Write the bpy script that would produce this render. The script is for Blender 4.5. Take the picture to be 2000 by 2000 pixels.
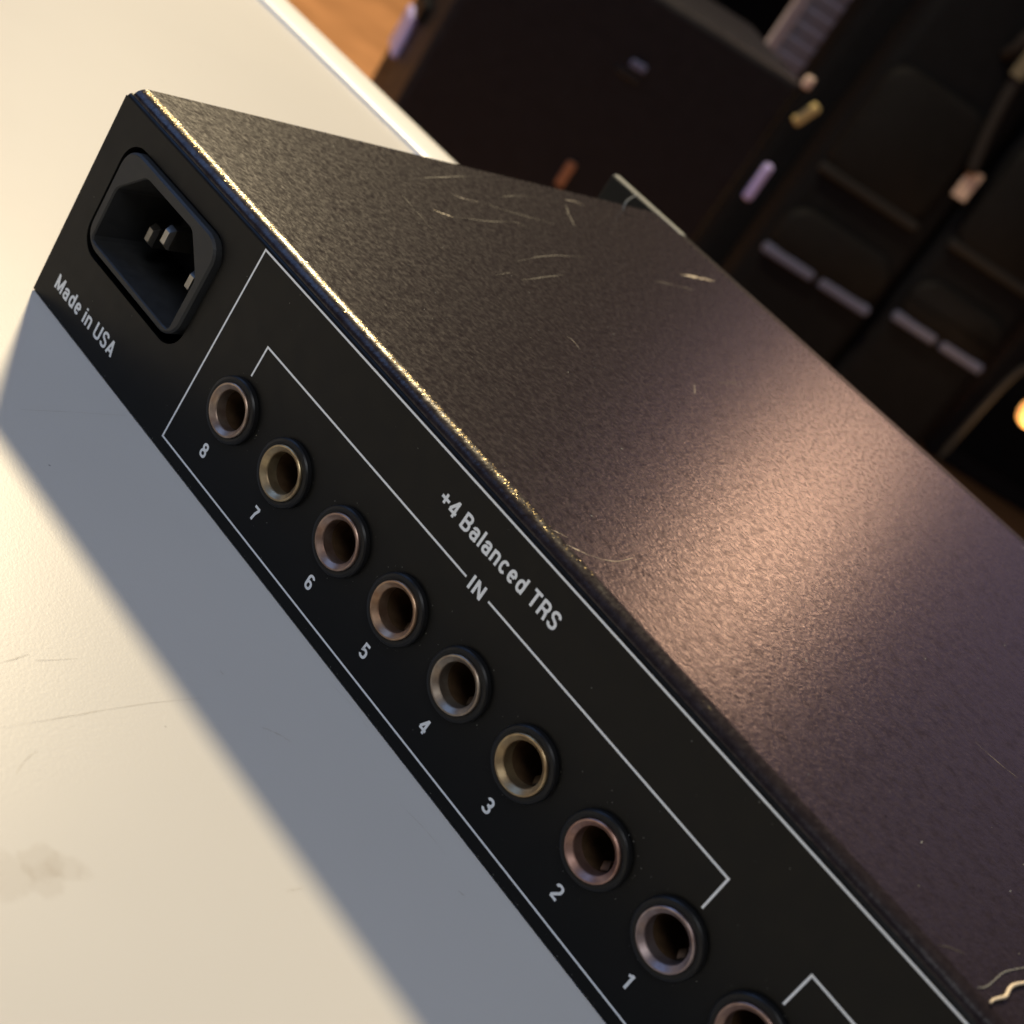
import bpy, bmesh, math, random
from mathutils import Vector, Matrix
random.seed(7)
for o in list(bpy.data.objects):
    bpy.data.objects.remove(o)
S = bpy.context.scene
COL = S.collection

# ---------------------------------------------------------------- camera
CAM = Vector((0.20457595, -0.17458857, 0.13575939))
RV = Vector((1.70999028, 1.04927487, 0.08094146))
R3 = Matrix.Rotation(RV.length, 3, RV.normalized())       # world -> camera (x right, y down, z forward)
F = 2911.9603
cam_d = bpy.data.cameras.new('camera')
cam = bpy.data.objects.new('camera', cam_d); COL.objects.link(cam)
cr, cd_, cf = R3[0], R3[1], R3[2]
M = Matrix(((cr[0], -cd_[0], -cf[0], CAM[0]), (cr[1], -cd_[1], -cf[1], CAM[1]), (cr[2], -cd_[2], -cf[2], CAM[2]), (0, 0, 0, 1)))
cam.matrix_world = M
cam_d.sensor_width = 36.0; cam_d.sensor_fit = 'HORIZONTAL'
cam_d.lens = F / 2000.0 * 36.0
cam_d.clip_start = 0.005; cam_d.clip_end = 60
cam_d.dof.use_dof = True
cam_d.dof.focus_distance = 0.245
cam_d.dof.aperture_fstop = 27.0
S.camera = cam

# pixel -> direction, then to the surface that carries the point
def ray(x, y):
    return R3.transposed() @ Vector(((x - 1000) / F, (y - 1000) / F, 1.0))
def on_z(x, y, z=0.0):
    d = ray(x, y); return CAM + d * ((z - CAM.z) / d.z)
def on_y(x, y, Y=0.0):
    d = ray(x, y); return CAM + d * ((Y - CAM.y) / d.y)
def on_wall(x, y, P, e):          # upright plane through P along horizontal direction e
    n = Vector((-e.y, e.x, 0)); d = ray(x, y)
    return CAM + d * (n.dot(P - CAM) / n.dot(d))

# ---------------------------------------------------------------- light
W = bpy.data.worlds.new('World'); S.world = W; W.use_nodes = True
bg = W.node_tree.nodes['Background']
bg.inputs[0].default_value = (0.58, 0.54, 0.64, 1); bg.inputs[1].default_value = 0.054

def area(name, loc, target, size, power, color):
    l = bpy.data.lights.new(name, 'AREA'); l.shape = 'DISK'; l.size = size; l.energy = power; l.color = color
    o = bpy.data.objects.new(name, l); COL.objects.link(o)
    o.location = loc
    o.rotation_euler = (Vector(target) - Vector(loc)).to_track_quat('-Z', 'Y').to_euler()
    return o
KEYDIR = Vector((-0.61, 0.455, 0.645)).normalized()
area('key_lamp', Vector((0.07, 0, 0.02)) + KEYDIR * 2.3, (0.07, 0, 0.0), 0.16, 73, (1.0, 0.81, 0.51))
PINK = Vector((-0.30, 0.885, 0.375)).normalized()
area('rear_lamp', Vector((0.12, 0.06, 0.045)) + PINK * 2.6, (0.12, 0.06, 0.045), 0.24, 3.5, (1.0, 0.58, 0.36))
area('violet_wash', (-0.9, 4.6, 1.75), (0.1, 0.1, 0.05), 2.4, 3.8, (0.74, 0.56, 0.95))  # added unseen wash that gives the cover its violet sheen
area('blue_lamp', (-1.35, -0.62, 1.15), (0.05, 0, 0.04), 1.3, 9, (0.26, 0.48, 1.0))
area('front_fill', (0.75, -1.0, 1.7), (0.1, 0, 0.0), 0.8, 14, (0.97, 0.98, 1.0))  # added fill from the camera side for the panel and jacks
sp = bpy.data.lights.new('floor_fill', 'SPOT'); sp.energy = 330; sp.color = (1.0, 0.80, 0.56); sp.spot_size = math.radians(62); sp.spot_blend = 0.5; sp.shadow_soft_size = 0.05
spo = bpy.data.objects.new('floor_fill', sp); COL.objects.link(spo); spo.location = (-2.55, 2.75, 1.65)      # added unseen spot that brightens the floor behind

S.view_settings.view_transform = 'Standard'; S.view_settings.look = 'None'
S.view_settings.exposure = 0.0; S.view_settings.gamma = 1.0; S.view_settings.use_curve_mapping = False
S.render.engine = 'CYCLES'

# ---------------------------------------------------------------- materials
def lin(c):
    return tuple(((v / 255) / 12.92 if v / 255 < 0.04045 else ((v / 255 + 0.055) / 1.055) ** 2.4) for v in c)
def mat(name, col, rough=0.5, metal=0.0, spec=0.5, noise=None, bump=None, rvar=0.0, emit=None, sheen=0.0):
    """noise=(scale, amount) varies the colour, bump=(scale, distance, detail)"""
    m = bpy.data.materials.new(name); m.use_nodes = True
    nt = m.node_tree; b = nt.nodes['Principled BSDF']
    b.inputs['Base Color'].default_value = (*col, 1); b.inputs['Roughness'].default_value = rough
    b.inputs['Metallic'].default_value = metal; b.inputs['Specular IOR Level'].default_value = spec
    tc = nt.nodes.new('ShaderNodeTexCoord')
    if noise:
        n = nt.nodes.new('ShaderNodeTexNoise'); n.inputs['Scale'].default_value = noise[0]; n.inputs['Detail'].default_value = 5
        nt.links.new(tc.outputs['Object'], n.inputs['Vector'])
        mx = nt.nodes.new('ShaderNodeMix'); mx.data_type = 'RGBA'
        a = noise[1]
        mx.inputs[6].default_value = (*[c * (1 - a) for c in col], 1); mx.inputs[7].default_value = (*[min(1, c * (1 + a)) for c in col], 1)
        nt.links.new(n.outputs['Fac'], mx.inputs[0]); nt.links.new(mx.outputs[2], b.inputs['Base Color'])
        if rvar:
            mr = nt.nodes.new('ShaderNodeMapRange'); mr.inputs['From Min'].default_value = 0.3; mr.inputs['From Max'].default_value = 0.7
            mr.inputs['To Min'].default_value = max(0, rough - rvar); mr.inputs['To Max'].default_value = rough + rvar
            nt.links.new(n.outputs['Fac'], mr.inputs['Value']); nt.links.new(mr.outputs[0], b.inputs['Roughness'])
    if bump:
        n2 = nt.nodes.new('ShaderNodeTexNoise'); n2.inputs['Scale'].default_value = bump[0]; n2.inputs['Detail'].default_value = bump[2]
        nt.links.new(tc.outputs['Object'], n2.inputs['Vector'])
        bp = nt.nodes.new('ShaderNodeBump'); bp.inputs['Strength'].default_value = 1.0; bp.inputs['Distance'].default_value = bump[1]
        nt.links.new(n2.outputs['Fac'], bp.inputs['Height']); nt.links.new(bp.outputs[0], b.inputs['Normal'])
    if emit:
        b.inputs['Emission Color'].default_value = (*emit[0], 1); b.inputs['Emission Strength'].default_value = emit[1]
    return m

M_cover = mat('powder_coat', (0.0200, 0.0148, 0.0162), 0.265, 0.0, 0.30, (900, 0.5), (1250, 0.000055, 3.0), 0.05)
def pits(m):
    nt = m.node_tree; N = nt.nodes; L = nt.links; b = N['Principled BSDF']
    tc = next(n for n in N if n.type == 'TEX_COORD')
    n = N.new('ShaderNodeTexNoise'); n.inputs['Scale'].default_value = 420; n.inputs['Detail'].default_value = 4; n.inputs['Roughness'].default_value = 0.7
    L.new(tc.outputs['Object'], n.inputs['Vector'])
    mr = N.new('ShaderNodeMapRange'); mr.inputs['From Min'].default_value = 0.34; mr.inputs['From Max'].default_value = 0.56; mr.inputs['To Min'].default_value = 0.14; mr.inputs['To Max'].default_value = 0.44
    L.new(n.outputs['Fac'], mr.inputs['Value']); L.new(mr.outputs[0], b.inputs['Specular IOR Level'])
pits(M_cover)
M_panel = mat('satin_black', (0.0050, 0.0050, 0.0047), 0.42, 0.0, 0.2, (260, 0.25), (5200, 0.000006, 2), 0.06)
M_front = mat('anodised_front', (0.007, 0.0075, 0.007), 0.4, 0.0, 0.15, (400, 0.3), None)
M_print = mat('white_ink', (0.84, 0.87, 0.88), 0.6, 0, 0.3, (1600, 0.12), None)
M_plastic = mat('black_plastic', (0.010, 0.010, 0.0105), 0.40, 0, 0.28, (700, 0.2), (3000, 0.000008, 2), 0.05)
M_inlet = mat('inlet_plastic', (0.020, 0.021, 0.022), 0.55, 0, 0.4, (500, 0.2), (2500, 0.00001, 2), 0.05)
M_pin = mat('nickel_pin', (0.32, 0.31, 0.29), 0.38, 1.0, 0.5, (900, 0.2), None)
M_bore = mat('dark_bore', (0.055, 0.031, 0.014), 0.5, 0, 0.5, (800, 0.5), None)
M_spring = mat('contact_metal', (0.55, 0.47, 0.36), 0.28, 1.0)
M_scratch = mat('scuffed_paint', (0.23, 0.20, 0.16), 0.5, 0, 0.4, (2500, 0.7))
M_scratch3 = mat('fresh_scuff', (0.55, 0.47, 0.34), 0.45, 0, 0.5, (2500, 0.5))
M_scratch2 = mat('faint_scuff', (0.048, 0.043, 0.035), 0.5, 0, 0.5, (2500, 0.5))
M_thread = mat('cream_thread', (0.80, 0.66, 0.46), 0.8, 0, 0.2, (3000, 0.2))
M_dust = mat('grey_lint', (0.34, 0.34, 0.30), 0.9, 0, 0.1, (3000, 0.3))
M_trim = mat('edge_trim', (0.86, 0.85, 0.80), 0.32, 0, 0.5, (30, 0.03), None)
M_black = mat('black_vinyl', (0.017, 0.0165, 0.0200), 0.45, 0, 0.2, (60, 0.3), (400, 0.0004, 3), 0.05)
M_bag = mat('black_nylon', (0.0075, 0.0082, 0.0105), 0.62, 0, 0.12, (40, 0.35), (900, 0.0004, 2))
M_bagp = mat('pocket_nylon', (0.0100, 0.0098, 0.0105), 0.6, 0, 0.15, (40, 0.3), (900, 0.0004, 2))
M_zip = mat('reflective_zip', (0.15, 0.17, 0.29), 0.4, 0, 0.4, (200, 0.2))
M_zipd = mat('dull_zip', (0.022, 0.022, 0.023), 0.5, 0, 0.3, (200, 0.2))
M_lav_sheen = mat('latch_violet_sheen', (0.60, 0.55, 1.0), 0.3, 0.0, 0.5)  # violet reflection put into the latch's base colour
M_brassl = mat('brass_latch', (0.62, 0.50, 0.22), 0.35, 0.0, 0.5)
M_tag = mat('paper_tag', (0.75, 0.60, 0.52), 0.7, 0, 0.3)
M_dtag = mat('dull_tag', (0.22, 0.20, 0.14), 0.7, 0, 0.2)
M_web = mat('grey_webbing', (0.030, 0.028, 0.028), 0.8, 0, 0.2, (300, 0.4))
M_shut = mat('grey_shutter', (0.48, 0.48, 0.56), 0.6, 0, 0.3, (8, 0.15))
M_wood = mat('wood_floor_varnish', (0.52, 0.26, 0.11), 0.38, 0, 0.5, (5, 0.35), None, 0.08)
M_wall = mat('dark_wall_paint', (0.012, 0.012, 0.015), 0.8, 0, 0.2, (3, 0.3))
M_steel = mat('grey_steel', (0.25, 0.25, 0.27), 0.4, 0.7)
M_glow = mat('amber_bulb', (0.9, 0.5, 0.2), 0.4, 0, 0.5, emit=((1.0, 0.42, 0.11), 1.5))
M_copper = mat('copper_badge', (0.45, 0.22, 0.12), 0.4, 0.2)

def ring_mat():
    m = mat('bronze_ring', (0.5, 0.4, 0.3), 0.40, 0.88)
    nt = m.node_tree; b = nt.nodes['Principled BSDF']
    oi = nt.nodes.new('ShaderNodeObjectInfo'); tc = nt.nodes.new('ShaderNodeTexCoord')
    n = nt.nodes.new('ShaderNodeTexNoise'); n.inputs['Scale'].default_value = 420; n.inputs['Detail'].default_value = 4
    nt.links.new(tc.outputs['Object'], n.inputs['Vector'])
    mx = nt.nodes.new('ShaderNodeMix'); mx.data_type = 'RGBA'; mx.blend_type = 'MULTIPLY'; mx.inputs[0].default_value = 0.75
    cr_ = nt.nodes.new('ShaderNodeValToRGB'); cr_.color_ramp.elements[0].color = (0.55, 0.45, 0.42, 1); cr_.color_ramp.elements[1].color = (1, 1, 1, 1)
    cr_.color_ramp.elements[0].position = 0.35; cr_.color_ramp.elements[1].position = 0.62
    nt.links.new(n.outputs['Fac'], cr_.inputs[0])
    nt.links.new(oi.outputs['Color'], mx.inputs[6]); nt.links.new(cr_.outputs[0], mx.inputs[7])
    nt.links.new(mx.outputs[2], b.inputs['Base Color'])
    return m
M_ring = ring_mat()

def table_mat():
    m = bpy.data.materials.new('cream_laminate'); m.use_nodes = True
    nt = m.node_tree; N = nt.nodes; L = nt.links; b = N['Principled BSDF']
    tc = N.new('ShaderNodeTexCoord')
    def noise(sc, det):
        n = N.new('ShaderNodeTexNoise'); n.inputs['Scale'].default_value = sc; n.inputs['Detail'].default_value = det
        L.new(tc.outputs['Object'], n.inputs['Vector']); return n
    base = (0.60, 0.585, 0.55)
    n1 = noise(9, 5)
    mx = N.new('ShaderNodeMix'); mx.data_type = 'RGBA'
    mx.inputs[6].default_value = (*[c * 0.90 for c in base], 1); mx.inputs[7].default_value = (*[c * 1.06 for c in base], 1)
    L.new(n1.outputs['Fac'], mx.inputs[0])
    # smudge marks: two blobs with ragged outlines
    cur = mx.outputs[2]
    nz = noise(330, 4)
    for (px, py, rx, amt) in [(82, 1685, 0.0027, 0.13), (95, 1722, 0.0022, 0.11), (128, 1694, 0.0022, 0.10), (8, 1712, 0.0034, 0.11), (165, 1703, 0.0010, 0.07)]:
        P = on_z(px, py, 0)
        v = N.new('ShaderNodeVectorMath'); v.operation = 'DISTANCE'
        L.new(tc.outputs['Object'], v.inputs[0]); v.inputs[1].default_value = P
        ad = N.new('ShaderNodeMath'); ad.operation = 'MULTIPLY_ADD'; ad.inputs[1].default_value = 0.0040; 
        L.new(nz.outputs['Fac'], ad.inputs[0]); L.new(v.outputs['Value'], ad.inputs[2])
        mr = N.new('ShaderNodeMapRange'); mr.interpolation_type = 'SMOOTHSTEP'
        mr.inputs['From Min'].default_value = rx + 0.0014; mr.inputs['From Max'].default_value = rx + 0.0026
        mr.inputs['To Min'].default_value = amt; mr.inputs['To Max'].default_value = 0.0
        L.new(ad.outputs[0], mr.inputs['Value'])
        k = N.new('ShaderNodeMix'); k.data_type = 'RGBA'; L.new(mr.outputs[0], k.inputs[0]); L.new(cur, k.inputs[6])
        k.inputs[7].default_value = (0.20, 0.13, 0.06, 1); cur = k.outputs[2]
    # tiny dark specks of dirt
    vo = N.new('ShaderNodeTexVoronoi'); vo.inputs['Scale'].default_value = 85; L.new(tc.outputs['Object'], vo.inputs['Vector'])
    mr = N.new('ShaderNodeMapRange'); mr.inputs['From Min'].default_value = 0.012; mr.inputs['From Max'].default_value = 0.022
    mr.inputs['To Min'].default_value = 0.6; mr.inputs['To Max'].default_value = 0
    L.new(vo.outputs['Distance'], mr.inputs['Value'])
    k = N.new('ShaderNodeMix'); k.data_type = 'RGBA'; L.new(mr.outputs[0], k.inputs[0]); L.new(cur, k.inputs[6]); k.inputs[7].default_value = (0.12, 0.10, 0.09, 1)
    L.new(k.outputs[2], b.inputs['Base Color'])
    b.inputs['Roughness'].default_value = 0.33
    b.inputs['Specular IOR Level'].default_value = 0.14
    n2 = noise(1500, 3); n3 = noise(3200, 2)
    a2 = N.new('ShaderNodeMath'); a2.operation = 'ADD'; L.new(n2.outputs['Fac'], a2.inputs[0]); L.new(n3.outputs['Fac'], a2.inputs[1])
    bp = N.new('ShaderNodeBump'); bp.inputs['Distance'].default_value = 0.000017; bp.inputs['Strength'].default_value = 1
    L.new(a2.outputs[0], bp.inputs['Height']); L.new(bp.outputs[0], b.inputs['Normal'])
    return m
M_table = table_mat()

# ---------------------------------------------------------------- helpers
def tag(o, label=None, cat=None, group=None, kind=None):
    if label: o['label'] = label
    if cat: o['category'] = cat
    if group: o['group'] = group
    if kind: o['kind'] = kind
    return o
def empty(name, loc, rz=0.0):
    o = bpy.data.objects.new(name, None); COL.objects.link(o); o.location = loc; o.rotation_euler = (0, 0, rz)
    o.empty_display_size = 0.01
    return o
def link(name, me, m, parent=None, local=True, smooth=False):
    """local=False: vertices are in world space, keep them there under the parent"""
    o = bpy.data.objects.new(name, me); COL.objects.link(o)
    if m and not me.materials: me.materials.append(m)
    if smooth:
        for p in me.polygons: p.use_smooth = True
    if parent:
        o.parent = parent
        if not local:
            bpy.context.view_layer.update()
            o.matrix_parent_inverse = parent.matrix_world.inverted()
    return o
def bm_mesh(bm, name, recalc=True):
    if recalc: bmesh.ops.recalc_face_normals(bm, faces=bm.faces)
    me = bpy.data.meshes.new(name); bm.to_mesh(me); bm.free(); return me
def add_box(bm, lo, hi, bev=0.0, seg=2):
    lo, hi = Vector(lo), Vector(hi); c = (lo + hi) / 2; s = hi - lo
    g = bmesh.ops.create_cube(bm, size=1.0, matrix=Matrix.Translation(c) @ Matrix.Diagonal((*s, 1)))
    if bev:
        es = list({e for v in g['verts'] for e in v.link_edges})
        bmesh.ops.bevel(bm, geom=es, offset=bev, segments=seg, affect='EDGES', profile=0.5)
def box_mesh(name, lo, hi, bev=0.0, seg=2):
    bm = bmesh.new(); add_box(bm, lo, hi, bev, seg); return bm_mesh(bm, name)
def lathe_mesh(name, prof, n=48):
    """profile of (r, y) round the Y axis"""
    bm = bmesh.new(); rings = []
    for r, y in prof:
        if r < 1e-9: rings.append([bm.verts.new((0, y, 0))])
        else: rings.append([bm.verts.new((r * math.cos(2 * math.pi * i / n), y, r * math.sin(2 * math.pi * i / n))) for i in range(n)])
    for a, b in zip(rings, rings[1:]):
        for i in range(n):
            j = (i + 1) % n
            if len(b) == 1: bm.faces.new((a[i], a[j], b[0]))
            elif len(a) == 1: bm.faces.new((a[0], b[i], b[j]))
            else: bm.faces.new((a[i], a[j], b[j], b[i]))
    return bm_mesh(bm, name)
def loft(bm, rings, cap0=True, cap1=True):
    vs = [[bm.verts.new(p) for p in r] for r in rings]
    for a, b in zip(vs, vs[1:]):
        for i in range(len(a)):
            j = (i + 1) % len(a); bm.faces.new((a[i], a[j], b[j], b[i]))
    if cap0: bm.faces.new(vs[0][::-1])
    if cap1: bm.faces.new(vs[-1])
def rrect(x0, x1, z0, z1, r, n=8):
    pts = []
    for cx, cz, a0 in ((x1 - r, z1 - r, 0), (x0 + r, z1 - r, 90), (x0 + r, z0 + r, 180), (x1 - r, z0 + r, 270)):
        for i in range(n + 1):
            a = math.radians(a0 + 90 * i / n); pts.append((cx + r * math.cos(a), cz + r * math.sin(a)))
    return pts
def tube(bm, pts, rad, n=6, taper=True):
    pts = [Vector(p) for p in pts]; rings = []
    for i, p in enumerate(pts):
        d = (pts[min(i + 1, len(pts) - 1)] - pts[max(i - 1, 0)]).normalized()
        a = d.cross(Vector((0, 0, 1)))
        if a.length < 1e-4: a = d.cross(Vector((1, 0, 0)))
        a.normalize(); b = d.cross(a)
        t = i / (len(pts) - 1); r = rad * (1 if not taper else (0.55 + 0.45 * math.sin(math.pi * min(max(t, 0.03), 0.97))))
        rings.append([p + a * r * math.cos(2 * math.pi * k / n) + b * r * math.sin(2 * math.pi * k / n) for k in range(n)])
    loft(bm, rings)
def smooth_path(pts, k=6):
    """Catmull-Rom through the points"""
    P = [Vector(p) for p in pts]; P = [P[0] * 2 - P[1]] + P + [P[-1] * 2 - P[-2]]; out = []
    for i in range(1, len(P) - 2):
        for s in range(k):
            t = s / k; a, b, c, d = P[i - 1:i + 3]
            out.append(0.5 * ((2 * b) + (c - a) * t + (2 * a - 5 * b + 4 * c - d) * t * t + (3 * b - a - 3 * c + d) * t ** 3))
    out.append(P[-2]); return out

# ---------------------------------------------------------------- setting: floor, wall
FLOOR = -0.85
bm = bmesh.new(); vs = [bm.verts.new(p) for p in ((-9, -3, FLOOR), (5, -3, FLOOR), (5, 9, FLOOR), (-9, 9, FLOOR))]; bm.faces.new(vs)
tag(link('floor', bm_mesh(bm, 'floor'), M_wood), 'orange varnished wooden floor', kind='structure')
bm = bmesh.new(); add_box(bm, (-9, 6.0, FLOOR), (5, 6.1, 2.4))
tag(link('wall', bm_mesh(bm, 'wall'), M_wall), 'dark painted far wall', kind='structure')

# ---------------------------------------------------------------- table
ED = 0.204                                         # where the flat top ends and the raised edge trim begins
tb = empty('table', (0.0, -0.45, FLOOR))
tag(tb, 'cream laminate table with a raised white edge trim, under the audio unit', 'table')
bm = bmesh.new(); add_box(bm, (-1.1, -1.1, -0.028), (1.0, ED, 0.0))
top = link('tabletop', bm_mesh(bm, 'tabletop'), M_table, tb, False)
prof = [(ED + 0.0003, -0.030), (ED + 0.0003, 0.0007), (ED + 0.0007, 0.0012), (ED + 0.0018, 0.0015), (ED + 0.005, 0.0017), (ED + 0.011, 0.0017),
        (ED + 0.016, 0.0013), (ED + 0.0205, 0.0004), (ED + 0.0232, -0.0010), (ED + 0.0250, -0.0035), (ED + 0.0256, -0.008), (ED + 0.0256, -0.026), (ED + 0.0245, -0.030)]
bm = bmesh.new(); loft(bm, [[(x, y, z) for y, z in prof] for x in (-1.1, 1.0)])
et = bm_mesh(bm, 'edge_trim')
for p in et.polygons: p.use_smooth = True
et.set_sharp_from_angle(angle=math.radians(40))
link('edge_trim', et, M_trim, tb, False)
for lx in (-1.0, 0.9):
    for ly in (-1.0, 0.1):
        link('leg', box_mesh('table_leg', (lx - 0.03, ly - 0.03, FLOOR), (lx + 0.03, ly + 0.03, -0.029), 0.004), M_steel, tb, False)
# fine scratches in the table surface
def ribbon(pts, wid, lift, up='z'):
    """flat sliver following points on a surface"""
    bm = bmesh.new(); P = smooth_path(pts, 5); n = len(P); prev = None
    for i, p in enumerate(P):
        d = (P[min(i + 1, n - 1)] - P[max(i - 1, 0)]).normalized()
        s = d.cross(Vector((0, 0, 1) if up == 'z' else (0, -1, 0))).normalized()
        p = p + s * random.uniform(-0.3, 0.3) * wid
        w = wid * (0.2 + 0.8 * math.sin(math.pi * (i + 0.5) / n)) * random.choice((0.25, 0.6, 0.9, 1.2)) / 2
        nrm = Vector((0, 0, lift)) if up == 'z' else Vector((0, -lift, 0))
        a, b = bm.verts.new(p + s * w + nrm), bm.verts.new(p - s * w + nrm)
        if prev: bm.faces.new((prev[0], prev[1], b, a))
        prev = (a, b)
    return bm_mesh(bm, 'sliver')
M_tscr = mat('table_scratch', (0.50, 0.47, 0.42), 0.6, 0, 0.3)
for pts, wd in [([(0, 1422), (120, 1402), (260, 1378), (395, 1363)], 0.00016), ([(0, 1296), (35, 1285), (58, 1278)], 0.0002),
                ([(30, 1515), (50, 1485), (75, 1465)], 0.00015), ([(40, 800), (140, 805), (250, 812)], 0.00012), ([(70, 1290), (110, 1289), (150, 1287)], 0.00013), ([(780, 1570), (830, 1620), (870, 1670)], 0.00012), ([(510, 1420), (540, 1432), (570, 1450)], 0.0003), ([(560, 1740), (590, 1735)], 0.0002), ([(895, 1740), (908, 1750)], 0.0003), ([(430, 1310), (437, 1318)], 0.0003), ([(640, 1330), (690, 1380), (720, 1425)], 0.0001)]:
    link('scratch', ribbon([on_z(*q, 0) for q in pts], wd, 0.00002), M_tscr, top, False)

# ---------------------------------------------------------------- rack unit
UW, UD = 0.430, 0.183
ZT = 0.0456                                        # top of the cover sheet
unit = empty('rack_unit', (UW / 2, UD / 2, 0.0003))
tag(unit, 'black rack-mount audio unit with a row of jack sockets and a scuffed top', 'audio unit')
JX = [0.05618, 0.07236, 0.08910, 0.10483, 0.12109, 0.13737, 0.15391, 0.16980] + [0.1862 + 0.01625 * i for i in range(8)]
JX = [x + 0.0016 * (0.2046 - x) / 0.1746 for x in JX]          # sockets stand proud of the panel
JZ = 0.0179
HOLE = (0.0060, 0.0392, 0.0152, 0.0384, 0.0048)

def fill_2d(outlines, half):
    """flat sheet with holes, from closed outlines in (x, z); returns mesh with its front at Y=0"""
    cu = bpy.data.curves.new('sheet', 'CURVE'); cu.dimensions = '2D'; cu.fill_mode = 'BOTH'; cu.extrude = half
    for pts in outlines:
        sp = cu.splines.new('POLY'); sp.points.add(len(pts) - 1); sp.use_cyclic_u = True
        for p, q in zip(sp.points, pts): p.co = (q[0], q[1], 0, 1)
    o = bpy.data.objects.new('sheet', cu); COL.objects.link(o)
    dg = bpy.context.evaluated_depsgraph_get(); me = bpy.data.meshes.new_from_object(o.evaluated_get(dg))
    bpy.data.objects.remove(o); bpy.data.curves.remove(cu)
    for v in me.vertices: v.co = Vector((v.co.x, v.co.z + half, v.co.y))
    me.materials.clear(); return me
circ = lambda cx, cz, r, n=40: [(cx + r * math.cos(2 * math.pi * i / n), cz + r * math.sin(2 * math.pi * i / n)) for i in range(n)]
ZB = 0.0431                                        # where the panel starts to fold over
me = fill_2d([[(0, 0.0003), (UW, 0.0003), (UW, ZB), (0, ZB)], rrect(*HOLE)] + [circ(x, JZ, 0.0057) for x in JX], 0.0006)
bm = bmesh.new(); bm.from_mesh(me); bpy.data.meshes.remove(me)
# fold at the top: quarter round into a flange under the cover
r = 0.0008; arc = [(0.0, ZB)] + [(r - r * math.cos(math.radians(a)), ZB + r * math.sin(math.radians(a))) for a in range(10, 91, 10)] + [(0.016, ZB + r)]
inn = [(max(y, 0) + 0.0011 if i < 8 else y, z - (0.0 if i < 5 else 0.0011)) for i, (y, z) in enumerate(arc)]
xs = [0.0004, 0.0009] + [0.02 * k for k in range(1, 21)] + [UW - 0.0006]
prev = None; fold_faces = []
for x in xs:
    ring = [bm.verts.new((x, y, z)) for y, z in arc]
    if prev:
        for i in range(len(ring) - 1):
            fold_faces.append(bm.faces.new((prev[i], ring[i], ring[i + 1], prev[i + 1])))
    prev = ring
bmesh.ops.recalc_face_normals(bm, faces=bm.faces)
for f in fold_faces: f.smooth = True
pme = bpy.data.meshes.new('rear_panel'); bm.to_mesh(pme); bm.free()
panel = link('rear_panel', pme, M_panel, unit, False)

# chassis tray: sides and bottom
bm = bmesh.new()
add_box(bm, (0.0, 0.0014, 0.0006), (0.0012, UD - 0.003, 0.0427)); add_box(bm, (UW - 0.0012, 0.0014, 0.0006), (UW, UD - 0.003, 0.0427))
add_box(bm, (0.0014, 0.0014, 0.0003), (UW - 0.0014, UD - 0.003, 0.0014))
link('chassis_tray', bm_mesh(bm, 'chassis_tray'), M_panel, unit, False)

# top cover: bent sheet, rounded along its rear edge
CX0 = 0.0012; y0 = 0.00045; rr = 0.0018
cp = [(y0 + 0.0009, ZT - rr - 0.00004), (y0 + 0.0002, ZT - rr - 0.00004)]
ry = 0.0027
cp += [(y0 + ry - ry * math.cos(math.radians(a)), ZT - rr + rr * math.sin(math.radians(a))) for a in range(0, 91, 6)]
cp += [(y0 + 0.006, ZT), (UD * 0.5, ZT), (UD - 0.0065, ZT), (UD - 0.0048, ZT - 0.0001), (UD - 0.0040, ZT - 0.0005), (UD - 0.0040, ZT - 0.00079)]
bm = bmesh.new()
xs = [CX0, CX0 + 0.0003] + [CX0 + 0.0003 + (UW - 2 * CX0 - 0.0006) * k / 40 for k in range(1, 41)] + [UW - CX0]
loft(bm, [[(x, y, z ) for j, (y, z) in enumerate(cp)] for k, x in enumerate(xs)])
cme = bm_mesh(bm, 'top_cover')
for p in cme.polygons: p.use_smooth = len(p.vertices) == 4
cme.set_sharp_from_angle(angle=math.radians(50))
cover = link('top_cover', cme, M_cover, unit, False)
wn = cover.modifiers.new('normals', 'WEIGHTED_NORMAL'); wn.weight = 100; wn.keep_sharp = True

# front panel with rack ears, seen only as the strip beyond the far edge
bm = bmesh.new(); add_box(bm, (-0.0190, UD - 0.0028, 0.0006), (UW + 0.0190, UD + 0.0004, 0.0449), 0.0005)
fp = link('front_panel', bm_mesh(bm, 'front_panel'), M_front, unit, False)
M_edge = mat('lit_edge_grey', (0.24, 0.25, 0.22), 0.5, 0.0, 0.4, (1200, 0.5))  # lamplight on the ear's top edge, put into a paler grey
link('lit_edge', box_mesh('lit_edge', (-0.0188, UD - 0.0024, 0.0448), (0.010, UD + 0.0001, 0.04508), 0.0001), M_edge, fp, False)

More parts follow.
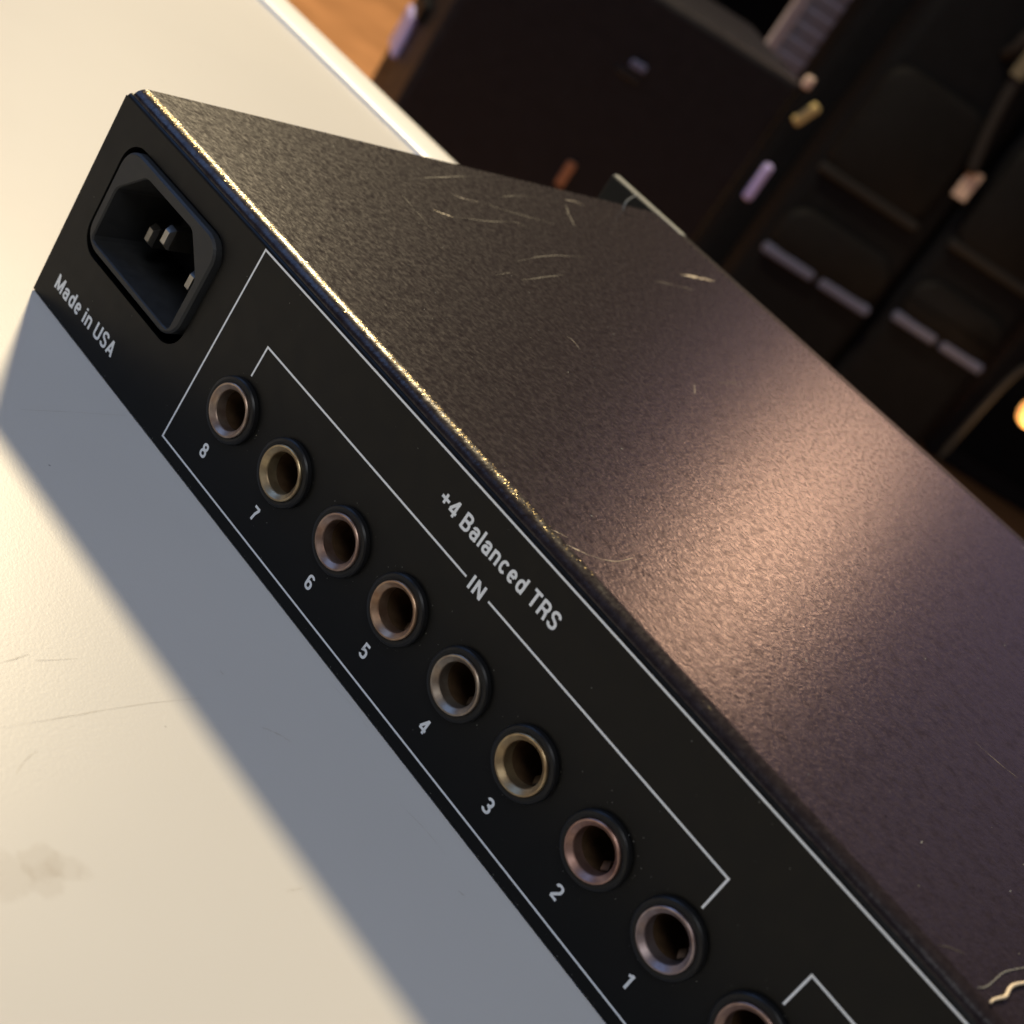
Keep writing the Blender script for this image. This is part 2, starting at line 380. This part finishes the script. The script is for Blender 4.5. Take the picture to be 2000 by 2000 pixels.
# power inlet
def by_angle(poly, c, n=120):
    out = []
    for k in range(n):
        a = 2 * math.pi * k / n; d = Vector((math.cos(a), math.sin(a))); best = None
        for i in range(len(poly)):
            p, q = Vector(poly[i]) - c, Vector(poly[(i + 1) % len(poly)]) - c; e = q - p
            den = d.x * e.y - d.y * e.x
            if abs(den) < 1e-15: continue
            t = (p.x * e.y - p.y * e.x) / den; u = (p.x * d.y - p.y * d.x) / den
            if t > 0 and -1e-6 <= u <= 1 + 1e-6 and (best is None or t > best): best = t
        out.append(c + d * best)
    return out
def round_poly(pts, rads, n=6):
    out = []
    for i, p in enumerate(pts):
        p = Vector(p); a = (Vector(pts[i - 1]) - p).normalized(); b = (Vector(pts[(i + 1) % len(pts)]) - p).normalized(); rd = rads[i]
        for k in range(n + 1):
            t = k / n; A, B = p + a * rd, p + b * rd
            out.append((1 - t) ** 2 * A + 2 * t * (1 - t) * p + t * t * B)
    return out
ic = Vector((0.0232, 0.0272))
outer = by_angle(rrect(0.0079, 0.0387, 0.0173, 0.0380, 0.0042), ic)
outer2 = by_angle(rrect(0.0083, 0.0383, 0.0177, 0.0376, 0.0038), ic)
opn = round_poly([(0.0099, 0.0186), (0.0367, 0.0186), (0.0367, 0.0298), (0.0308, 0.0358), (0.0157, 0.0358), (0.0099, 0.0298)], [0.0012, 0.0012, 0.0009, 0.0009, 0.0009, 0.0009])
inn1 = by_angle(opn, ic)
inn0 = [ic + (p - ic) * 1.02 for p in inn1]
bm = bmesh.new()
loft(bm, [[(p.x, y, p.y) for p in ring] for ring, y in ((outer, 0.003), (outer, -0.0011), (outer2, -0.0015), (inn0, -0.0015), (inn1, -0.0012), (inn1, 0.0165))], False, True)
ime = bm_mesh(bm, 'power_inlet')
inlet = link('power_inlet', ime, M_inlet, unit, False)
inlet['label'] = 'black three-pin mains inlet'
def blade(cx, cz, tip):
    w, h = 0.0010, 0.0021
    rings = []
    for y, k in ((0.0164, 1), (tip + 0.0011, 1), (tip + 0.0003, 0.72), (tip, 0.6)):
        rings.append([(cx - w * (k if k < 1 else 1), y, cz - h * k), (cx + w * (k if k < 1 else 1), y, cz - h * k), (cx + w * (k if k < 1 else 1), y, cz + h * k), (cx - w * (k if k < 1 else 1), y, cz + h * k)])
    bm = bmesh.new(); loft(bm, rings); return bm_mesh(bm, 'pin')
for cx, cz, tip in ((0.0161, 0.0249, 0.0044), (0.0232, 0.0291, 0.0012), (0.0304, 0.0250, 0.0042)):
    link('pin', blade(cx, cz, tip), M_pin, inlet, False)

# jack sockets
ring_cols = [(0.50, 0.39, 0.31), (0.54, 0.43, 0.26), (0.50, 0.36, 0.29), (0.56, 0.38, 0.25), (0.46, 0.39, 0.31), (0.58, 0.44, 0.25), (0.52, 0.33, 0.27), (0.47, 0.38, 0.37), (0.46, 0.32, 0.27)]
collar_me = lathe_mesh('jack_collar', [(0.0057, 0.004), (0.0057, 0.0002), (0.0059, -0.0001), (0.0059, -0.0009), (0.0057, -0.0012), (0.0053, -0.0013), (0.0048, -0.0012), (0.0047, 0.0)])
ring_me = lathe_mesh('bushing', [(0.00472, 0.0), (0.00472, -0.00145), (0.00462, -0.0016), (0.00436, -0.0016), (0.00362, -0.00100), (0.00352, -0.0008), (0.00350, 0.0012)], 56)
bore_me = lathe_mesh('bore', [(0.00353, 0.0011), (0.00354, 0.014), (0.0, 0.0141)], 40)
for m_ in (collar_me, ring_me):
    for p in m_.polygons: p.use_smooth = True
    m_.set_sharp_from_angle(angle=math.radians(24))
for k, x in enumerate(JX):
    j = link('jack', collar_me, M_plastic, unit, True); j.location = Vector((x, 0, JZ)) - unit.location
    b = link('bushing', ring_me, M_ring, j, True); b.color = (*[c * 0.88 for c in ring_cols[k % len(ring_cols)]], 1); b.rotation_euler = (0, random.uniform(0, 6.28), 0)
    link('bore', bore_me, M_bore, j, True, True)
    bm = bmesh.new()
    tw = random.uniform(-0.12, 0.12); a0 = math.radians(-38 + random.uniform(-8, 8)); d = Vector((math.cos(a0), 0, math.sin(a0))); s = Vector((-math.sin(a0), 0, math.cos(a0)))
    path = [(0.0035, 0.0085), (0.0029, 0.0052), (0.0022, 0.0028), (0.0022, 0.0024), (0.0031, 0.0013)]
    prev = None
    for rr_, yy in path:
        v1, v2 = bm.verts.new(d * rr_ + s * 0.0007 + Vector((0, yy, 0))), bm.verts.new(d * rr_ - s * 0.0007 + Vector((0, yy, 0)))
        v3, v4 = bm.verts.new(d * (rr_ + 0.0002) + s * 0.0007 + Vector((0, yy, 0))), bm.verts.new(d * (rr_ + 0.0002) - s * 0.0007 + Vector((0, yy, 0)))
        if prev:
            bm.faces.new((prev[0], prev[1], v2, v1)); bm.faces.new((prev[2], prev[3], v4, v3)); bm.faces.new((prev[0], prev[2], v3, v1)); bm.faces.new((prev[1], prev[3], v4, v2))
        prev = (v1, v2, v3, v4)
    link('contact', bm_mesh(bm, 'contact'), M_spring, j)

# printed lines and lettering on the rear panel
LW = 0.00037; PY = -0.00005
def pline(name, segs):
    """strokes joined as mitred quads lying on the panel"""
    bm = bmesh.new()
    for (x0, z0, x1, z1) in segs:
        lo = (min(x0, x1) - LW / 2, PY, min(z0, z1) - LW / 2); hi = (max(x0, x1) + LW / 2, PY, max(z0, z1) + LW / 2)
        vs = [bm.verts.new(p) for p in ((lo[0], PY, lo[2]), (hi[0], PY, lo[2]), (hi[0], PY, hi[2]), (lo[0], PY, hi[2]))]
        bm.faces.new(vs)
    return link('printed_line', bm_mesh(bm, 'printed_line', False), M_print, panel, False)
OX, OT, OB, OR = 0.0463, 0.0430, 0.0028, 0.4
h = LW
pline('o', [(OX, OB, OX, OT), (OX + h, OT, OR, OT), (OX + h, OB, OR, OB), (OR + h, OB, OR + h, OT)])
BZ, BE = 0.03105, 0.0251
pline('b', [(0.0570, BE, 0.0570, BZ), (0.0570 + h, BZ, 0.1119, BZ)])
pline('b', [(0.1177, BZ, 0.1706 - h, BZ), (0.1706, BZ, 0.1706, BE)])
pline('b', [(0.1866, BE, 0.1866, BZ), (0.1866 + h, BZ, 0.30, BZ), (0.30 + h, BZ, 0.30 + h, BE)])
def E_(cx, cy, rx, ry, a0, a1, n=18, p=2.35):
    out = []
    for k in range(n + 1):
        a = math.radians(a0 + (a1 - a0) * k / n); c, q = math.cos(a), math.sin(a)
        out.append((cx + rx * math.copysign(abs(c) ** (2 / p), c), cy + ry * math.copysign(abs(q) ** (2 / p), q)))
    return out
GL = {  # stroke skeletons of a medium sans face: (advance width, strokes), cap height 1
 'M': (.66, [[(.08, 0), (.08, 1)], [(.09, .95), (.33, .06)], [(.33, .06), (.57, .95)], [(.58, 0), (.58, 1)]]),
 'a': (.46, [[(.09, .53)] + E_(.23, .52, .14, .155, 175, 0) + [(.37, .1), (.40, 0)], [(.37, .43), (.29, .41)] + E_(.22, .24, .135, .175, 90, 270) + [(.30, .085), (.37, .18)]]),
 'd': (.47, [[(.39, 0), (.39, 1)], E_(.24, .37, .155, .305, 0, 360)]),
 'e': (.46, [[(.09, .38), (.37, .38)], E_(.235, .37, .145, .305, 2, 315)]),
 'i': (.16, [[(.08, 0), (.08, .74)], [(.08, .86), (.08, 1)]]), 'l': (.16, [[(.08, 0), (.08, 1)]]), 'I': (.16, [[(.08, 0), (.08, 1)]]),
 'n': (.46, [[(.08, 0), (.08, .74)], [(.08, .48)] + E_(.23, .50, .15, .175, 165, 0) + [(.38, 0)]]),
 'U': (.54, [[(.08, 1), (.08, .25)] + E_(.27, .25, .19, .19, 180, 360) + [(.46, 1)]]),
 'S': (.50, [E_(.25, .74, .17, .20, 5, 180) + [(.09, .66), (.14, .57), (.25, .51), (.36, .44), (.41, .36)] + E_(.25, .26, .17, .20, 0, -175)]),
 'A': (.50, [[(.05, 0), (.25, .98)], [(.25, .98), (.45, 0)], [(.12, .27), (.38, .27)]]),
 '+': (.48, [[(.0, .50), (.48, .50)], [(.24, .20), (.24, .80)]]),
 '4': (.50, [[(.35, 0), (.35, 1)], [(.35, .95), (.06, .30)], [(.03, .26), (.48, .26)]]),
 'B': (.52, [[(.08, 0), (.08, 1)], [(.08, .935), (.25, .935)] + E_(.26, .735, .165, .20, 90, -90) + [(.08, .535)], [(.08, .525), (.26, .525)] + E_(.27, .295, .18, .23, 90, -90) + [(.08, .065)]]),
 'c': (.44, [E_(.235, .37, .15, .305, 42, 318)]),
 'T': (.48, [[(.02, .935), (.46, .935)], [(.24, 0), (.24, .94)]]),
 'R': (.52, [[(.08, 0), (.08, 1)], [(.08, .935), (.25, .935)] + E_(.26, .715, .175, .22, 90, -90) + [(.08, .495)], [(.28, .49), (.40, .40), (.42, .22), (.44, 0)]]),
 'N': (.52, [[(.08, 0), (.08, 1)], [(.09, .95), (.43, .05)], [(.44, 0), (.44, 1)]]),
 '1': (.38, [[(.28, 0), (.28, 1)], [(.27, .95), (.22, .84), (.07, .78)]]),
 '2': (.50, [E_(.25, .735, .17, .20, 175, 0) + [(.40, .58), (.13, .18), (.09, .075)], [(.06, .065), (.45, .065)]]),
 '3': (.48, [E_(.24, .735, .165, .20, 165, -80), E_(.24, .275, .18, .21, 85, -165), [(.18, .515), (.27, .515)]]),
 '5': (.48, [[(.42, .935), (.13, .935), (.10, .50)] + E_(.25, .32, .175, .255, 130, -155)]),
 '6': (.50, [E_(.25, .30, .165, .235, 0, 360), [(.085, .30)] + E_(.25, .70, .165, .235, 180, 25)]),
 '7': (.46, [[(.04, .935), (.44, .935)], [(.42, .93), (.26, .5), (.19, 0)]]),
 '8': (.50, [E_(.25, .745, .15, .19, 0, 360), E_(.25, .28, .175, .215, 0, 360)]),
}
def lettering(body, x0, x1, z0, z1, t=0.155, gap=0.085):
    strokes = []; x = 0.0
    for ch in body:
        if ch == ' ': x += 0.24; continue
        w, ss = GL[ch]
        strokes += [[(x + a, b) for a, b in st] for st in ss]; x += w + gap
    tot = x - gap; sx, sz = (x1 - x0) / tot, (z1 - z0)
    bm = bmesh.new()
    for k, st in enumerate(strokes):
        yy = PY - 0.000003 * (k % 5); n = len(st); closed = math.dist(st[0], st[-1]) < 1e-6; prev = None
        # round or square in real proportions: offset in panel space
        P = [Vector((x0 + a * sx, z0 + b * sz)) for a, b in st]; wv = t * z1_scale(sx, sz)
        for i_, p in enumerate(P):
            a = P[(i_ - 1) % (n - 1)] if closed else P[max(i_ - 1, 0)]; b = P[(i_ + 1) % (n - 1)] if closed else P[min(i_ + 1, n - 1)]
            d1 = (p - a).normalized() if (p - a).length > 1e-9 else (b - p).normalized(); d2 = (b - p).normalized() if (b - p).length > 1e-9 else d1
            d = (d1 + d2).normalized(); nn = Vector((-d.y, d.x)); m_ = wv / 2 / max(0.55, nn.dot(Vector((-d1.y, d1.x))))
            q1, q2 = p + nn * m_, p - nn * m_
            v1, v2 = bm.verts.new((q1.x, yy, q1.y)), bm.verts.new((q2.x, yy, q2.y))
            if prev: bm.faces.new((prev[0], prev[1], v2, v1))
            prev = (v1, v2)
    return link('lettering', bm_mesh(bm, 'lettering', False), M_print, panel, False)
def z1_scale(sx, sz):
    return 0.5 * (sx + sz)
lettering('Made in USA', 0.0049, 0.0263, 0.0044, 0.0074)
lettering('+4 Balanced TRS', 0.1007, 0.1288, 0.0359, 0.0387)
lettering('IN', 0.1130, 0.1163, 0.0299, 0.0324)
for n_, x in zip('87654321', [0.05618, 0.07236, 0.08910, 0.10483, 0.12109, 0.13737, 0.15391, 0.16980]):
    w = GL[n_][0] * 0.00165
    lettering(n_, x - w, x + w, 0.0065, 0.0092, 0.16)

# scuffs on the cover
S1 = lambda x, y: (700 + x * 0.3882, 320 + y * 0.3882)
S2 = lambda x, y: (950 + x * 0.18116, 900 + y * 0.18116)
scuffs = [
    ([S1(215, 150), S1(310, 260), S1(415, 380)], 0.00030, 0), ([S1(380, 232), S1(430, 252), S1(475, 268)], 0.0005, 2),
    ([S1(480, 265), S1(640, 288), S1(800, 296), S1(845, 326)], 0.00030, 0), ([S1(470, 155), S1(540, 178), S1(608, 194)], 0.00042, 1),
    ([S1(640, 200), S1(740, 235), S1(900, 280), S1(990, 305)], 0.00038, 0), ([S1(1040, 180), S1(1090, 190), S1(1135, 212)], 0.0006, 1),
    ([S1(1040, 205), S1(1060, 260), S1(1090, 322)], 0.0006, 0), ([S1(300, 72), S1(410, 68), S1(560, 62)], 0.00035, 0),
    ([S1(700, 170), S1(820, 160), S1(1000, 195)], 0.0003, 0), ([S1(1620, 555), S1(1700, 572), S1(1795, 592)], 0.0010, 2),
    ([S1(1490, 590), S1(1590, 610), S1(1690, 636)], 0.0005, 0), ([S1(820, 585), S1(920, 572), S1(1030, 560)], 0.0003, 0),
    ([S1(690, 560), S1(780, 545)], 0.00022, 0), ([S1(1050, 868), S1(1085, 895), S1(1115, 936)], 0.00028, 1),
    ([S1(1690, 1108), S1(1692, 1160)], 0.0003, 1), ([S1(1790, 1100), S1(1932, 1102)], 0.00028, 0), ([S1(800, 490), S1(960, 462), S1(1160, 470)], 0.00025, 0),
    ([S2(860, 905), S2(960, 950), S2(1105, 1022)], 0.00028, 2), ([S2(1120, 1020), S2(1250, 1062), S2(1420, 1084), S2(1610, 1040)], 0.00013, 2),
    ([S2(700, 745), S2(780, 780), S2(880, 832)], 0.00020, 2), ([(1905, 1450), (1950, 1490), (1988, 1520)], 0.00014, 1),
    ([(1830, 1845), (1860, 1853), (1890, 1866)], 0.0002, 0), ([(1915, 1930), (1935, 1925)], 0.0003, 0)]
for pts, wd, br in scuffs:
    if len(pts) == 2: pts = [pts[0], ((pts[0][0] + pts[1][0]) / 2, (pts[0][1] + pts[1][1]) / 2), pts[1]]
    link('scratch', ribbon([on_z(*q, ZT) for q in pts], wd, 0.00003), (M_scratch2, M_scratch, M_scratch3)[br], cover, False)

# gold flakes painting the lamp's glint along the cover's rear bend, a few chips, and dust: too fine to pick apart
def on_bend(x, ang, lift):
    a = math.radians(ang); n = Vector((0, -math.cos(a) / ry, math.sin(a) / rr)).normalized()
    return Vector((x, y0 + ry - ry * math.cos(a), ZT - rr + rr * math.sin(a))) + n * lift, n
def flake(bm, c, n, sx, sy, rot, jag=0.35):
    t = n.orthogonal().normalized(); t = Matrix.Rotation(rot, 3, n) @ t; b = n.cross(t); k = random.choice((4, 5, 6))
    bm.faces.new([bm.verts.new(c + t * sx * math.cos(2 * math.pi * i / k) * random.uniform(1 - jag, 1 + jag) + b * sy * math.sin(2 * math.pi * i / k) * random.uniform(1 - jag, 1 + jag)) for i in range(k)])
M_glint_chip = mat('glint_chip_metal', (0.28, 0.225, 0.13), 0.42, 1.0, 0.5, (1500, 0.4))
bm = bmesh.new(); rnd = random.Random(3)
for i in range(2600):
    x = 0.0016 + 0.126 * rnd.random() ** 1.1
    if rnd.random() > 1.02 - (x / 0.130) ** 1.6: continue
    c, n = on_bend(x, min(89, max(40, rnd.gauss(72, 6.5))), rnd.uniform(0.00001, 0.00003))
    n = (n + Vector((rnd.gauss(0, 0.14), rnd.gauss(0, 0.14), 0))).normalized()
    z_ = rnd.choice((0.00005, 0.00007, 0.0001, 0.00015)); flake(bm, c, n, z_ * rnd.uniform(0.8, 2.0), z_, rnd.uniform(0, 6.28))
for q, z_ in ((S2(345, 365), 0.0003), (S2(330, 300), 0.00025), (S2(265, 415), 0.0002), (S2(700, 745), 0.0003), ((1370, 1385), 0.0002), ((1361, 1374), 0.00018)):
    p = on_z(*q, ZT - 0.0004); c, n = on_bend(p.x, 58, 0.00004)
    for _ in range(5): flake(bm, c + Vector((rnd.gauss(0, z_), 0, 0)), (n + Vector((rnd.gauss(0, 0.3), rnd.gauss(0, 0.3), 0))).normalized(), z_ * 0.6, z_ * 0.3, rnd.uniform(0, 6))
tag(link('edge_glint_chips', bm_mesh(bm, 'edge_glint_chips', False), M_glint_chip, cover, False), kind='stuff')
bm = bmesh.new()
for i in range(420):
    x = rnd.uniform(0.003, 0.30); y = rnd.uniform(0.005, UD - 0.006); z_ = rnd.choice((0.00003, 0.00004, 0.00006, 0.0001))
    flake(bm, Vector((x, y, ZT + 0.00003)), (Vector((rnd.gauss(0, 0.3), rnd.gauss(0, 0.3), 1))).normalized(), z_ * rnd.uniform(1, 3.5), z_, rnd.uniform(0, 6.28))
tag(link('dust', bm_mesh(bm, 'cover_dust', False), M_dust, cover, False), kind='stuff')
bm = bmesh.new()
for i in range(300):
    if i % 2:
        jx = rnd.choice(JX[:9]); a = rnd.uniform(0, 6.28); r_ = rnd.gauss(0.0066, 0.0005)
        if r_ < 0.0060: continue
        p = Vector((jx + r_ * math.cos(a), PY * 1.3, JZ + r_ * math.sin(a)))
    else:
        p = Vector((rnd.uniform(0.002, 0.3), PY * 1.3, rnd.uniform(0.001, 0.0425)))
        if HOLE[0] - 0.001 < p.x < HOLE[1] + 0.001 and HOLE[2] - 0.001 < p.z < HOLE[3] + 0.001: continue
        if any((p.x - jx) ** 2 + (p.z - JZ) ** 2 < 0.0061 ** 2 for jx in JX): continue
    z_ = rnd.choice((0.00002, 0.00003, 0.00003, 0.00006)); flake(bm, p, Vector((0, -1, 0)), z_ * rnd.uniform(0.8, 1.8), z_, rnd.uniform(0, 6.28))
for i in range(90):
    flake(bm, Vector((rnd.uniform(0.001, 0.3), PY, rnd.uniform(0.0004, 0.0009))), Vector((0, -1, 0)), rnd.choice((0.00004, 0.00008, 0.00014)), 0.00004, rnd.uniform(0, 6.28))
tag(link('dust', bm_mesh(bm, 'panel_dust', False), M_dust, panel, False), kind='stuff')

# cream thread and lint lying on the cover
T = lambda x, y: (1700 + x * 0.15528, 1800 + y * 0.15528)
pts = [on_z(*T(*q), ZT + 0.0003) for q in ((1510, 1020), (1545, 985), (1610, 965), (1700, 940), (1740, 860), (1800, 800), (1932, 770), (2100, 740), (2230, 780))]
bm = bmesh.new(); tube(bm, smooth_path(pts, 6), 0.00026, 8)
tag(link('thread', bm_mesh(bm, 'thread'), M_thread, None, smooth=True), 'cream crinkled thread lying on the black cover of the audio unit', 'thread')
pts = [on_z(*T(*q), ZT + 0.00012) for q in ((1350, 830), (1420, 830), (1500, 790), (1600, 700), (1700, 630), (1932, 580), (2150, 560))]
bm = bmesh.new(); tube(bm, smooth_path(pts, 6), 0.00007, 5)
tag(link('hair', bm_mesh(bm, 'hair'), M_dust, None, smooth=True), 'thin faint hair beside the cream thread on the black cover', 'hair')
yl = UD - 0.0035
pts = [on_z(*S1(1330, 236), ZT + 0.0001)]
pts += [on_y(*S1(*q), pts[0].y + dy) for q, dy in (((1345, 195), 0.001), ((1375, 170), 0.003), ((1415, 150), 0.006))]
bm = bmesh.new(); tube(bm, smooth_path(pts, 6), 0.00022, 6)
tag(link('lint', bm_mesh(bm, 'lint'), M_dust, None, smooth=True), 'grey wisp of lint curling up from the cover beside the rack ear', 'lint')

# ---------------------------------------------------------------- things on the floor behind the table
def turned(name, P, e):
    return empty(name, (P.x, P.y, FLOOR), math.atan2(e.y, e.x))
# upright black case: front face runs along e
e_c = Vector((math.cos(math.radians(51)), math.sin(math.radians(51)), 0))
B = CAM + ray(1573, 166) * 1.9                     # top right front corner
A = on_wall(806, 146, B, e_c)
cw = (Vector((A.x, A.y, 0)) - Vector((B.x, B.y, 0))).length
ch = B.z - FLOOR; cdp = 0.27
case = turned('equipment_case', Vector((A.x, A.y, 0)), e_c)
tag(case, 'tall black vinyl equipment case standing on the wooden floor behind the table', 'case')
link('body', box_mesh('case_body', (0, 0, 0.0), (cw, cdp, ch), 0.012, 4), M_black, case)
def local(root, P):
    bpy.context.view_layer.update(); return root.matrix_world.inverted() @ P
def patch(name, root, q, P, e, w, hgt, th, m, off=0.0, bev=0.002, tilt=0.0):
    """small raised piece on the face of a turned thing, centred where pixel q meets that face"""
    c = local(root, on_wall(*q, P, e)); c.y = off
    o = link(name, box_mesh(name, (-w / 2, -th, -hgt / 2), (w / 2, 0.0, hgt / 2), bev), m, root)
    o.location = c; o.rotation_euler = (0, tilt, 0); return o
n_c = Vector((-e_c.y, e_c.x, 0)); A0 = Vector((A.x, A.y, 0))
for q, wd_, hg_, m_ in (((793, 65), 0.075, 0.060, M_lav_sheen), ((832, 22), 0.06, 0.03, M_plastic)):     # hardware on the left side face
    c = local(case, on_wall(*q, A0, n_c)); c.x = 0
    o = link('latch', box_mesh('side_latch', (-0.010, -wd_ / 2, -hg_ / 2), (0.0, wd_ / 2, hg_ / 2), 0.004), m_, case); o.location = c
patch('latch', case, (1478, 352), B, e_c, 0.014, 0.055, 0.012, M_lav_sheen, 0.0, 0.005)
patch('badge', case, (1246, 128), B, e_c, 0.022, 0.010, 0.006, M_zip, 0.0, 0.002)
patch('badge', case, (1225, 145), B, e_c, 0.034, 0.010, 0.004, M_zipd, 0.0, 0.002)
patch('latch', case, (1104, 338), B, e_c, 0.013, 0.036, 0.006, M_copper, 0.0, 0.002)
o = patch('corner_cap', case, (1573, 222), B, e_c, 0.014, 0.036, 0.008, M_brassl, 0.0, 0.003)
o.rotation_euler = (0, math.radians(24), 0)
patch('corner_cap', case, (1577, 160), B, e_c, 0.014, 0.016, 0.006, M_tag, 0.0, 0.003)

# soft instrument bags leaning together further back
e_b = Vector((math.cos(math.radians(40)), math.sin(math.radians(40)), 0))
P0 = CAM + ray(1498, 476) * 2.9
def bag(ql, qr, hgt, label):
    L_, R_ = on_wall(*ql, P0, e_b), on_wall(*qr, P0, e_b)
    w = (Vector((R_.x, R_.y, 0)) - Vector((L_.x, L_.y, 0))).length; dp = 0.13
    g = turned('instrument_bag', Vector((L_.x, L_.y, 0)), e_b)
    tag(g, label, 'bag', 'black instrument bags behind the table')
    bm = bmesh.new(); rings = []
    for z, k, r in ((0, 0.90, 0.03), (0.02, 0.97, 0.035), (0.06, 1.0, 0.035), (0.5, 1.0, 0.035), (0.75, 0.99, 0.035), (0.93, 0.94, 0.04), (0.985, 0.84, 0.045), (1.0, 0.7, 0.05)):
        ww, dd = w * k, dp * (0.75 + 0.25 * k)
        rings.append([(x, y, z * hgt) for x, y in rrect((w - ww) / 2, (w + ww) / 2, (dp - dd) / 2, (dp + dd) / 2, min(r, dd / 2 - 0.004), 5)])
    loft(bm, rings); link('body', bm_mesh(bm, 'bag_body'), M_bag, g, True, True)
    return g, w, dp
def pocket(g, w, z0, hgt, zipm, two):
    pw = w * 0.86; x0 = w * 0.07
    bm = bmesh.new()
    for k, (ins, y) in enumerate(((0, 0.004), (0, -0.012), (0.008, -0.018))): pass
    rings = [[(x, y, z) for x, z in rrect(x0 + i_, x0 + pw - i_, z0 + i_, z0 + hgt - i_, 0.045, 6)] for i_, y in ((0, 0.006), (0, -0.010), (0.010, -0.017))]
    loft(bm, rings); p = link('pocket', bm_mesh(bm, 'pocket'), M_bagp, g, True, True)
    segs = ((0.0, 0.47), (0.53, 1.0)) if two else ((0.0, 1.0),)
    for a, b in segs:
        link('zipper', box_mesh('zipper', (x0 + pw * a, -0.021, z0 - 0.004), (x0 + pw * b, -0.001, z0 + 0.016), 0.006), zipm, p)
    return p
g1, w1, d1 = bag((1476, 461), (1707, 620), 1.10, 'black nylon instrument bag standing next to the equipment case, with grey pocket zippers')
g2, w2, d2 = bag((1728, 602), (1930, 724), 1.10, 'black nylon instrument bag with a pale paper tag, standing beside the lit lamp')
for g, w, q, qu in ((g1, w1, (1580, 533), (1690, 380)), (g2, w2, (1822, 660), (1935, 525))):
    z = local(g, on_wall(*q, P0, e_b)).z; zu = local(g, on_wall(*qu, P0, e_b)).z
    pocket(g, w, z - 0.006, (zu - z) * 0.62, M_zip, True); pocket(g, w * 0.9, zu - 0.004, 0.24, M_zipd, False)
    # carry handle on the front
    bm = bmesh.new(); tube(bm, smooth_path([(w * 0.62, -0.002, 0.93), (w * 0.62, -0.03, 0.955), (w * 0.62, -0.035, 1.0), (w * 0.62, -0.002, 1.04)], 5), 0.012, 8, False)
    link('handle', bm_mesh(bm, 'bag_handle'), M_web, g, True, True)
patch('tag', g2, (1885, 356), P0, e_b, 0.030, 0.058, 0.004, M_tag, -0.020, 0.001)
bm = bmesh.new()
st = [local(g2, on_wall(*q, P0, e_b)) for q in ((1890, 330), (1920, 260), (1955, 190), (1990, 130), (2030, 60))]
for v in st: v.y = -0.028
tube(bm, smooth_path(st, 5), 0.012, 8, False); link('strap', bm_mesh(bm, 'bag_strap'), M_web, g2, True, True)
patch('tag', g2, (1990, 118), P0, e_b, 0.026, 0.050, 0.004, M_dtag, -0.042, 0.001)

g0, w0, d0 = bag((1426, 420), (1560, 520), 1.16, 'plain black hard case standing between the equipment case and the bag with grey zippers')
g0.location = g0.location + Vector((-e_b.y, e_b.x, 0)) * 0.14
g0.name = 'instrument_case'; g0['category'] = 'case'; del g0['group']
# pale slatted shutter standing behind the bags
e_s = Vector((math.cos(math.radians(40)), math.sin(math.radians(40)), 0))
P2 = CAM + ray(1620, 60) * 3.6
L_ = on_wall(1528, 40, P2, e_s)
sw = 0.42
sh = turned('slatted_shutter', Vector((L_.x, L_.y, 0)), e_s)
tag(sh, 'pale grey slatted shutter panel standing upright behind the bags', 'shutter')
for x0, x1 in ((0, 0.03), (sw - 0.03, sw), (sw * 0.47, sw * 0.47 + 0.022)):
    link('stile', box_mesh('stile', (x0, -0.006, 0), (x1, 0.03, 1.5), 0.003), M_shut, sh)
sl = box_mesh('slat', (0.031, 0, 0), (sw - 0.031, 0.006, 0.034), 0.002)
for k in range(37):
    s_ = link('slat', sl, M_shut, sh); s_.location = (0, 0.008, 0.04 + k * 0.0385); s_.rotation_euler = (math.radians(-24), 0, 0)

# black box added to darken the background, and a lit floor lamp at the edge of the view
P3 = on_z(1975, 990, FLOOR)
backing_root = turned('backing_box', Vector((P3.x, P3.y, 0)) - e_b * 0.30, e_b)
tag(backing_root, 'black box added behind the lit lamp to darken the view', 'backing')
link('body', box_mesh('backing_body', (0, 0, 0.0), (1.1, 0.45, 1.15), 0.015, 3), M_black, backing_root)
link('front_board', box_mesh('backing_front', (0.05, -0.012, 0.06), (1.05, 0.0, 1.09), 0.004, 1), M_bag, backing_root)
PL = CAM + ray(2021, 806) * 2.7
lamp = empty('floor_lamp', (PL.x, PL.y, FLOOR), math.atan2(e_b.y, e_b.x))
tag(lamp, 'lit amber lamp hanging from a slim grey floor post', 'lamp')
lz = PL.z - FLOOR
bm = bmesh.new(); bmesh.ops.create_cone(bm, cap_ends=True, segments=24, radius1=0.09, radius2=0.08, depth=0.015, matrix=Matrix.Translation((-0.08, 0, 0.0076)))
link('base', bm_mesh(bm, 'lamp_base'), M_bag, lamp)
bm = bmesh.new(); tube(bm, smooth_path([(-0.08, 0, 0.015), (-0.085, 0, lz * 0.5), (-0.08, 0, lz + 0.02), (-0.05, 0, lz + 0.07), (0.0, 0, lz + 0.06), (0.0, 0, lz + 0.04)], 6), 0.006, 8, False)
link('post', bm_mesh(bm, 'lamp_post'), M_web, lamp, True, True)
me = lathe_mesh('bulb', [(0.0, 0.055), (0.010, 0.054), (0.014, 0.034), (0.022, 0.015), (0.027, 0.0), (0.025, -0.014), (0.018, -0.026), (0.0, -0.032)], 24)
for v in me.vertices: v.co = Vector((v.co.x, v.co.z, v.co.y + lz))
link('bulb', me, M_glow, lamp, True, True)
pl = bpy.data.lights.new('bulb_light', 'POINT'); pl.energy = 0.8; pl.color = (1.0, 0.60, 0.28); pl.shadow_soft_size = 0.03
plo = bpy.data.objects.new('bulb_light', pl); COL.objects.link(plo); plo.parent = lamp; plo.location = (0, -0.05, lz - 0.05)
